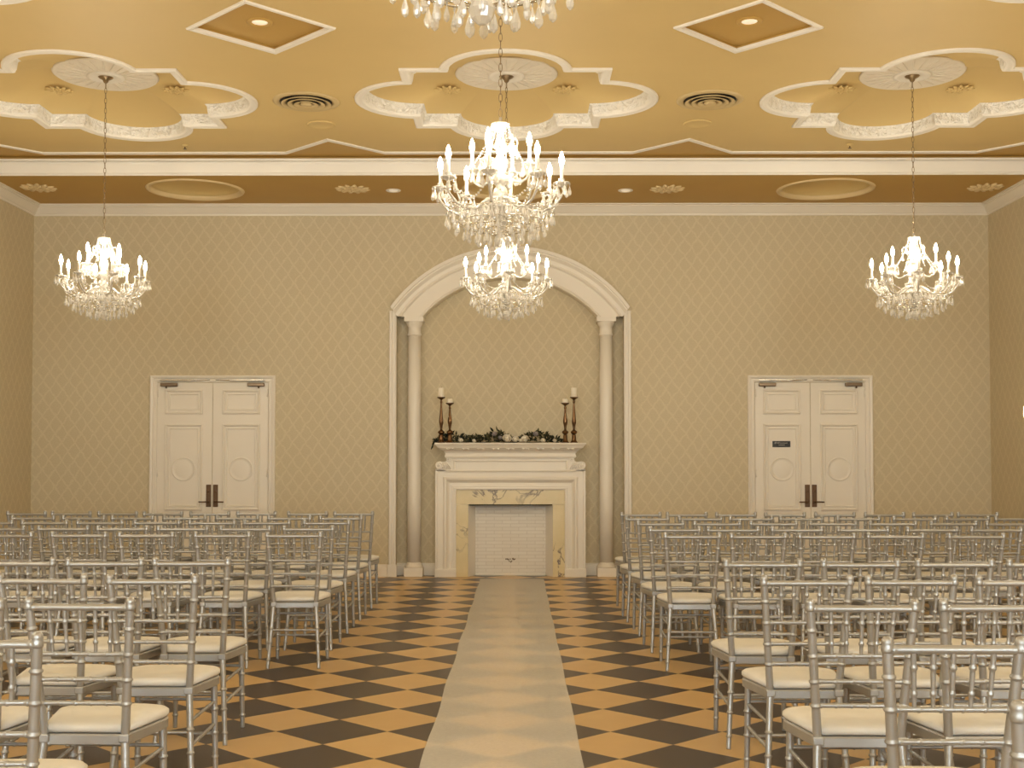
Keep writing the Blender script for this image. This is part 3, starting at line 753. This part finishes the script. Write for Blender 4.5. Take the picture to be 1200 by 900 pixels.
for side, rows in (('left', LEFT), ('right', RIGHT)):
    for i, (y, xs) in enumerate(rows):
        for j, x in enumerate(xs):
            c = chair0 if first else copy_tree(chair_t); first = False
            c.location = (x, y + .235 + rj.uniform(-.012, .012), 0); c.rotation_euler = (0, 0, radians(rj.uniform(-1.6, 1.6)))
            c['label'] = 'silver chiavari chair %s of the runner, %s row from the fireplace, %s from the aisle' % (side, ORD[i], ORD[j])

# ------------------------------------------------------------------ chandeliers
def build_chandelier():
    t = thing('chandelier', '', 'chandelier', (0, 0, 0), group='crystal chandeliers')
    TOP = 2.27                                           # canopy height above the lowest crystal
    MB().lathe([(.012, TOP-.095), (.022, TOP-.085), (.03, TOP-.065), (.062, TOP-.05), (.080, TOP-.03), (.072, TOP-.02), (.085, TOP-.008), (.085, TOP)], 20).build('canopy', M['chain'], t)
    ch = MB(); z = .79; k = 0
    while z < TOP-.105:
        L = .056; w_ = .011
        pts = [(w_*cos(2*pi*q/10), 0, z + L/2 + (L/2)*sin(2*pi*q/10)) for q in range(10)]
        if k % 2: pts = [(0, p[0], p[2]) for p in pts]
        ch.tube(pts, .0026, 5, closed=True); z += L-.010; k += 1
    ch.build('chain', M['chain'], t)
    cr = MB().lathe([(.014, .66), (.022, .69), (.030, .71), (.052, .728), (.062, .748), (.058, .752), (.03, .742), (.012, .765), (.010, .79)], 16); cr.build('crown_bowl', M['glass'], t)
    MB().lathe([(.015, .67), (.032, .655), (.040, .62), (.034, .585), (.020, .56), (.034, .545), (.046, .51), (.040, .47), (.022, .45), (.05, .435), (.062, .415), (.05, .39), (.025, .375), (.044, .35), (.05, .32), (.034, .29), (.03, .27), (.075, .26), (.085, .245), (.07, .225), (.03, .205), (.02, .19), (.036, .17), (.032, .145), (.014, .125), (.012, .10)], 16).build('stem', M['glass'], t)
    for k in range(6):
        a = pi*k/3 + .3; mb = MB()
        pr = [(.03, .58), (.055, .575), (.085, .60), (.105, .645), (.092, .675), (.072, .668), (.074, .65)] if k % 2 else [(.035, .60), (.06, .625), (.08, .665), (.105, .672), (.118, .65), (.115, .625)]
        mb.tube([(r*cos(a), r*sin(a), z) for r, z in pr], [.008, .0075, .007, .006, .0055, .005, .0045][:len(pr)], 7)
        mb.build('crown_scroll', M['glass'], t)
    def drop_mesh(L, w_):
        return MB().lathe([(.0012, 0), (w_*.35, -L*.05), (w_*.42, -L*.12), (w_*.25, -L*.2), (.0015, -L*.24), (w_*.3, -L*.34), (w_*.72, -L*.55), (w_, -L*.74), (w_*.8, -L*.9), (w_*.15, -L)], 8, smooth=False)
    drop0 = drop_mesh(.085, .0145).build('crystal_drop', M['crystal'], t); dropme = drop0.data
    drop1 = drop_mesh(.075, .012).build('crystal_drop', M['crystal'], t); drop1me = drop1.data
    bpy.data.objects.remove(drop1); bpy.data.objects.remove(drop0)
    def drop(me, parent, x, y, z, s=1, rz=0):
        o = bpy.data.objects.new('crystal_drop', me); COL.objects.link(o); o.parent = parent; o.location = (x, y, z); o.scale = (s, s, s); o.rotation_euler = (0, 0, rz); return o
    rr = random.Random(5)
    for k in range(3):
        a = pi*(2*k)/3 + .3; drop(drop1me, t, .115*cos(a), .115*sin(a), .622, 1.0)
    # arms: (hub r,z), path to the bobeche
    def arm_data(R, zb, zh):
        path = [(.045, zh), (.10, zh-.015), (.17*R/.395+.02, zb-.145), (.27*R/.395, zb-.155), (.345*R/.395, zb-.125), (R*.985, zb-.075), (R+.012, zb-.035), (R, zb)] if R > .3 else [(.04, zh), (.07, zh+.012), (.105, zb-.085), (.14, zb-.095), (.175, zb-.075), (R+.004, zb-.035), (R, zb)]
        arm = MB().tube([(r, 0, z) for r, z in path], [.010-.004*i/len(path) for i in range(len(path))], 8)
        if R > .3:
            arm.tube([(.30*R/.395, 0, zb-.14), (.315*R/.395, 0, zb-.10), (.33*R/.395, 0, zb-.07), (.30*R/.395, 0, zb-.055), (.285*R/.395, 0, zb-.075)], [.006, .006, .0055, .005, .004], 7)
        return arm
    protos = {}
    for R, zb, zh, n, ph in ((.395, .365, .30, 8, radians(30)), (.200, .478, .40, 4, radians(62))):
        am = None
        for k in range(n):
            a = ph + 2*pi*k/n
            if am is None:
                arm = arm_data(R, zb, zh).build('arm', M['glass'], t); am = arm
                bo = MB().lathe([(.012, -.012), (.016, -.006), (.040, .004), (.054, .012), (.052, .016), (.036, .010), (.014, .008), (.016, .02), (.021, .034), (.019, .038)], 18).build('bobeche', M['glass'], arm); bo.location = (R, 0, zb)
                sl = MB().lathe([(.0115, .02), (.0115, .118), (.009, .121)], 12).build('candle_sleeve', M['sleeve'], arm); sl.location = (R, 0, zb)
                bu = MB().lathe([(.007, .119), (.012, .126), (.0165, .142), (.0170, .152), (.0140, .170), (.008, .188), (.002, .203)], 9).build('bulb', M['bulb'], arm); bu.location = (R, 0, zb)
                for q in range(6):
                    b = 2*pi*q/6; drop(drop1me, arm, R+.050*cos(b), .050*sin(b), zb+.012, rr.uniform(.9, 1.15), b)
                if R > .3: drop(dropme, arm, .30, 0, zb-.155, 1.0)
                protos[R] = (arm, kids(arm))
                arm.rotation_euler = (0, 0, a)
            else:
                c = am.copy(); COL.objects.link(c); c.parent = t; c.rotation_euler = (0, 0, a)
                for o in protos[R][1]:
                    d = o.copy(); COL.objects.link(d); d.parent = c
    # tiers of hoops and drops below the arms
    for r, z, n, wd in ((.345, .205, 16, 1.0), (.285, .150, 15, 1.05), (.215, .122, 14, 1.0), (.145, .105, 11, 1.05), (.075, .085, 7, 1.0)):
        MB().tube([(r*cos(2*pi*q/28), r*sin(2*pi*q/28), z) for q in range(28)], .0035, 5, closed=True).build('hoop', M['chrome'], t)
        for q in range(n):
            a = 2*pi*(q+rr.uniform(-.15, .15))/n
            drop(dropme if q % 2 else drop1me, t, r*cos(a), r*sin(a), z, wd*rr.uniform(.85, 1.12), rr.uniform(0, 1))
    def strand(pts, rb=.0075, name='bead_strand'):
        mb = MB()
        for p in pts: mb.lathe([(.001, -rb), (rb*.8, -rb*.5), (rb, 0), (rb*.8, rb*.5), (.001, rb)], 6, smooth=False, cx=p[0], cy=p[1], cz=p[2], cap=False)
        return mb.build(name, M['crystal'], t)
    for k in range(8):                                    # swags from arm to arm and strands to the stem
        a0_, a1_ = radians(30) + 2*pi*k/8, radians(30) + 2*pi*(k+1)/8; pts = []
        for q in range(1, 18):
            u = q/18; a = a0_ + (a1_-a0_)*u; r = .375 - .03*sin(pi*u); pts.append((r*cos(a), r*sin(a), .350 - .11*sin(pi*u)))
        strand(pts)
        pts = []
        for q in range(22):
            u = q/21; r = .355 - .30*u; pts.append((r*cos(a0_), r*sin(a0_), .355 - .13*u - .10*sin(pi*u)))
        strand(pts, .007)
        pts = []
        for q in range(20):
            u = q/19; a = a0_ + .39; r = .058 + (.20-.058)*u**1.6; pts.append((r*cos(a), r*sin(a), .735 - .27*u))
        strand(pts, .0065)
        pts = []
        for q in range(16):
            u = q/15; a = a0_ + .2; r = .345*(1-u) + .03*u; pts.append((r*cos(a), r*sin(a), .205 - .105*u - .035*sin(pi*u)))
        strand(pts, .007)
    # lower wall of hanging prisms round the hub
    for r, z, n in ((.10, .27, 10), (.17, .235, 14), (.25, .235, 18)):
        for q in range(n):
            a = 2*pi*q/n; drop(dropme, t, r*cos(a), r*sin(a), z, 1.0, a)
    MB().lathe([(.006, .11), (.02, .10), (.012, .085), (.030, .072), (.042, .045), (.034, .018), (.012, 0)], 10, smooth=False).build('bottom_ball', M['crystal'], t)
    return t
ch0 = build_chandelier(); ch_t = tree_of(ch0)
ZB = 2.68
spots = [
    (PX[0], 11.07, 'crystal chandelier with lit candle bulbs hanging before the left part of the end wall', 0.0),
    (PX[1], 11.07, 'crystal chandelier hanging in front of the arch, below and behind the larger looking one', .35),
    (PX[2], 11.07, 'crystal chandelier with lit candle bulbs hanging before the right part of the end wall', .05),
    (PX[1], 7.31, 'large looking crystal chandelier hanging over the middle of the aisle', .1),
    (PX[1], 3.55, 'crystal chandelier cut by the top edge with only its lowest drops showing', .2),
    (PX[0], 7.31, 'crystal chandelier over the left chairs in the middle rows', .15),
    (PX[2], 7.31, 'crystal chandelier over the right chairs in the middle rows', .25),
]
for i, (x, y, lab, rz) in enumerate(spots):
    c = ch0 if i == 0 else copy_tree(ch_t)
    c.scale = (.94, .94, 1.0); c.location = (x, y, ZB); c.rotation_euler = (0, 0, rz); c['label'] = lab
# the further chandeliers of the hall, out of the frame over and behind the camera, as lights
for x, y in ((PX[0], 3.55), (PX[2], 3.55), (PX[0], -.21), (PX[1], -.21), (PX[2], -.21)):
    ld = bpy.data.lights.new('chandelier_light', 'POINT'); ld.energy = 75; ld.color = LIGHT; ld.shadow_soft_size = .3
    lo = bpy.data.objects.new('chandelier_light', ld); COL.objects.link(lo); lo.location = (x, y, ZB+.45)

# ------------------------------------------------------------------ ceiling fittings
for i, nm in ((0, 'left'), (1, 'middle'), (2, 'right')):
    zz = ZC+.240
    mb = MB().lathe([(.465, 0), (.470, -.008), (.455, -.018), (.44, -.012), (.43, -.012), (.25, -.020), (.17, -.024), (.16, -.03)], 64)
    for k in range(24):
        a = 2*pi*k/24; mb.tube([(r*cos(a), r*sin(a), z) for r, z in ((.17, -.024), (.25, -.023), (.34, -.018), (.42, -.013))], [.003, .007, .008, .003], 6)
    md = thing('ceiling_medallion', 'round pale plaster medallion in the %s quatrefoil above a chandelier chain' % nm, 'ceiling medallion', (PX[i], PY[3], zz), group='plaster medallions in the quatrefoils')
    mb.build('plaster_disc', M['disc'], md)
    MB().lathe([(.165, -.02), (.170, -.034), (.14, -.044), (.12, -.036), (.08, -.036), (.066, -.026)], 40).build('centre_ring', M['cornice'], md)
def rosette(x, y, z, R, mat, label, group, petals=12):
    mb = MB().lathe([(R*.22, 0), (R*.22, -.018), (R*.12, -.03), (.002, -.032)], 16)
    for k in range(petals):
        a = 2*pi*k/petals
        for r0, r1, wd, dz in ((.18, .62, .17, -.020), (.45, 1.0, .20, -.012)):
            aa = a + (pi/petals if r0 > .3 else 0)
            mb.tube([(R*q*cos(aa), R*q*sin(aa), zz_) for q, zz_ in ((r0, -.006), (r0+(r1-r0)*.4, dz), (r0+(r1-r0)*.75, dz), (r1, -.004))], [R*wd*.3, R*wd*.75, R*wd*.7, R*wd*.2], 6)
    mb.v = [(a, b, c*.55) for a, b, c in mb.v]
    return tag(mb.build('ceiling_rosette', M[mat], loc=(x, y, z)), label, 'ceiling rosette', group)
for i, nm in ((0, 'left'), (1, 'middle'), (2, 'right')):
    for s, sn in ((-1, 'left'), (1, 'right')):
        rosette(PX[i]+s*.56, PY[3]+.34, ZC+.196, .13, 'gold', 'gold leaf rosette inside the %s quatrefoil, %s of the chain' % (nm, sn), 'gold rosettes in the quatrefoils')
for x, y, nm in ((-5.46, 13.80, 'in the far left corner of the lower ceiling'), (-1.893, 13.88, 'on the lower ceiling between left dome and middle chandelier'), (1.708, 13.89, 'on the lower ceiling between middle chandelier and right dome'), (5.316, 13.83, 'in the far right corner of the lower ceiling')):
    rosette(x, y, ZS, .20, 'palegold', 'pale leaf rosette %s' % nm, 'leaf rosettes on the lower ceiling')
for x, y, nm in ((-1.945, 11.12, 'left'), (1.757, 11.09, 'right')):
    v = thing('ceiling_vent', 'round air diffuser with concentric rings on the gold ceiling, %s of the middle quatrefoil' % nm, 'air vent', (x, y, ZC), group='round ceiling vents')
    MB().lathe([(.305, 0), (.305, -.006), (.28, -.016), (.25, -.014), (.235, -.004), (.235, 0)], 48, cap=False).build('flange', M['vent'], v)
    MB().lathe([(.24, -.001), (.24, -.002), (.001, -.002)], 40).build('throat', M['dark'], v)
    for r0, r1, z in ((.228, .170, -.014), (.172, .113, -.018), (.113, .056, -.022)):
        MB().lathe([(r0, z-.012), (r0-.008, z-.017), (r1, z+.006), (r1+.006, z+.010)], 40, cap=False).build('vent_ring', M['vent'], v)
    MB().lathe([(.05, -.012), (.052, -.036), (.03, -.042), (.002, -.043)], 28).build('hub', M['vent'], v)
for x, y, nm in ((-1.927, 11.89, 'left'), (1.757, 11.87, 'right')):
    tag(MB().lathe([(.145, 0), (.145, -.006), (.13, -.012), (.118, -.008), (.001, -.008)], 40).build('ceiling_speaker', M['gold'], loc=(x, y, ZC)), 'flat round gold speaker cover behind the %s round vent' % nm, 'ceiling speaker', 'round speaker covers')
def downlight(x, y, z, R, label, group, bez):
    d = thing('downlight', label, 'ceiling light', (x, y, z), group=group)
    MB().lathe([(R, 0), (R, -.006), (R*.85, -.012), (R*.62, -.006), (R*.6, -.001)], 32, cap=False).build('bezel', M[bez], d)
    MB().lathe([(R*.61, -.001), (R*.61, -.003), (.001, -.003)], 28).build('lens', M['lamp'], d)
for x, y in dia_in:
    if y > 9: downlight(x, y-.04, ZC+.03, .10, 'small downlight in the %s sunk brown ceiling diamond' % ('left' if x < 0 else 'right'), 'downlights in the diamonds', 'brown')
downlight(-1.434, 13.97, ZS, .085, 'small white downlight on the lower ceiling left of the middle chandelier', 'downlights on the lower ceiling', 'cornice')
downlight(1.238, 13.98, ZS, .085, 'small white downlight on the lower ceiling right of the middle chandelier', 'downlights on the lower ceiling', 'cornice')
for x, y, nm in ((-3.48, 12.66, 'left'), (3.46, 12.66, 'right')):
    s_ = thing('sprinkler', 'small sprinkler head behind the %s quatrefoil' % nm, 'sprinkler', (x, y, ZC), group='sprinklers')
    MB().lathe([(.035, 0), (.035, -.005), (.015, -.012), (.008, -.02)], 16).build('escutcheon', M['gold'], s_)
    MB().lathe([(.006, -.018), (.006, -.04), (.02, -.042), (.02, -.045)], 12).build('head', M['closer'], s_)

# ------------------------------------------------------------------ wall sconce on the right wall, just in the frame
sc = thing('wall_sconce', 'lit wall sconce at the far right edge on the right wall', 'wall lamp', (XR, 13.43, 1.80))
MB().lathe([(.05, 0), (.05, .012), (.03, .022)], 20, mat=Matrix.Rotation(radians(-90), 4, 'Y')).build('back_plate', M['bronze'], sc)
MB().tube([(-.015, 0, 0), (-.07, 0, -.03), (-.105, 0, -.01), (-.11, 0, .06)], .008, 8).build('arm', M['bronze'], sc)
MB().lathe([(.018, .06), (.045, .07), (.055, .10), (.05, .20), (.045, .20), (.05, .10), (.04, .075)], 24, cx=-.11).build('shade', M['shade'], sc)

# ------------------------------------------------------------------ camera, world, colour
cam = bpy.data.cameras.new('camera'); co = bpy.data.objects.new('camera', cam); COL.objects.link(co)
F = 1432.0
cam.sensor_width = 36; cam.sensor_fit = 'HORIZONTAL'; cam.lens = F*36/1200
cam.shift_y = 44.9976/1200
cam.clip_start = .05; cam.clip_end = 100
co.location = (0, 0, 1.40); co.rotation_euler = (radians(91.8), 0, math.atan(7/F))
S.camera = co
w = bpy.data.worlds.new('world'); S.world = w; w.use_nodes = True
w.node_tree.nodes['Background'].inputs[0].default_value = (.8, .7, .55, 1); w.node_tree.nodes['Background'].inputs[1].default_value = .05
S.view_settings.view_transform = 'Standard'; S.view_settings.look = 'None'; S.view_settings.gamma = 1; S.view_settings.use_curve_mapping = False
S.view_settings.exposure = 0
S.cycles.caustics_reflective = False; S.cycles.caustics_refractive = False
S.cycles.sample_clamp_indirect = 6
S.cycles.max_bounces = 8; S.cycles.diffuse_bounces = 5; S.cycles.transparent_max_bounces = 16
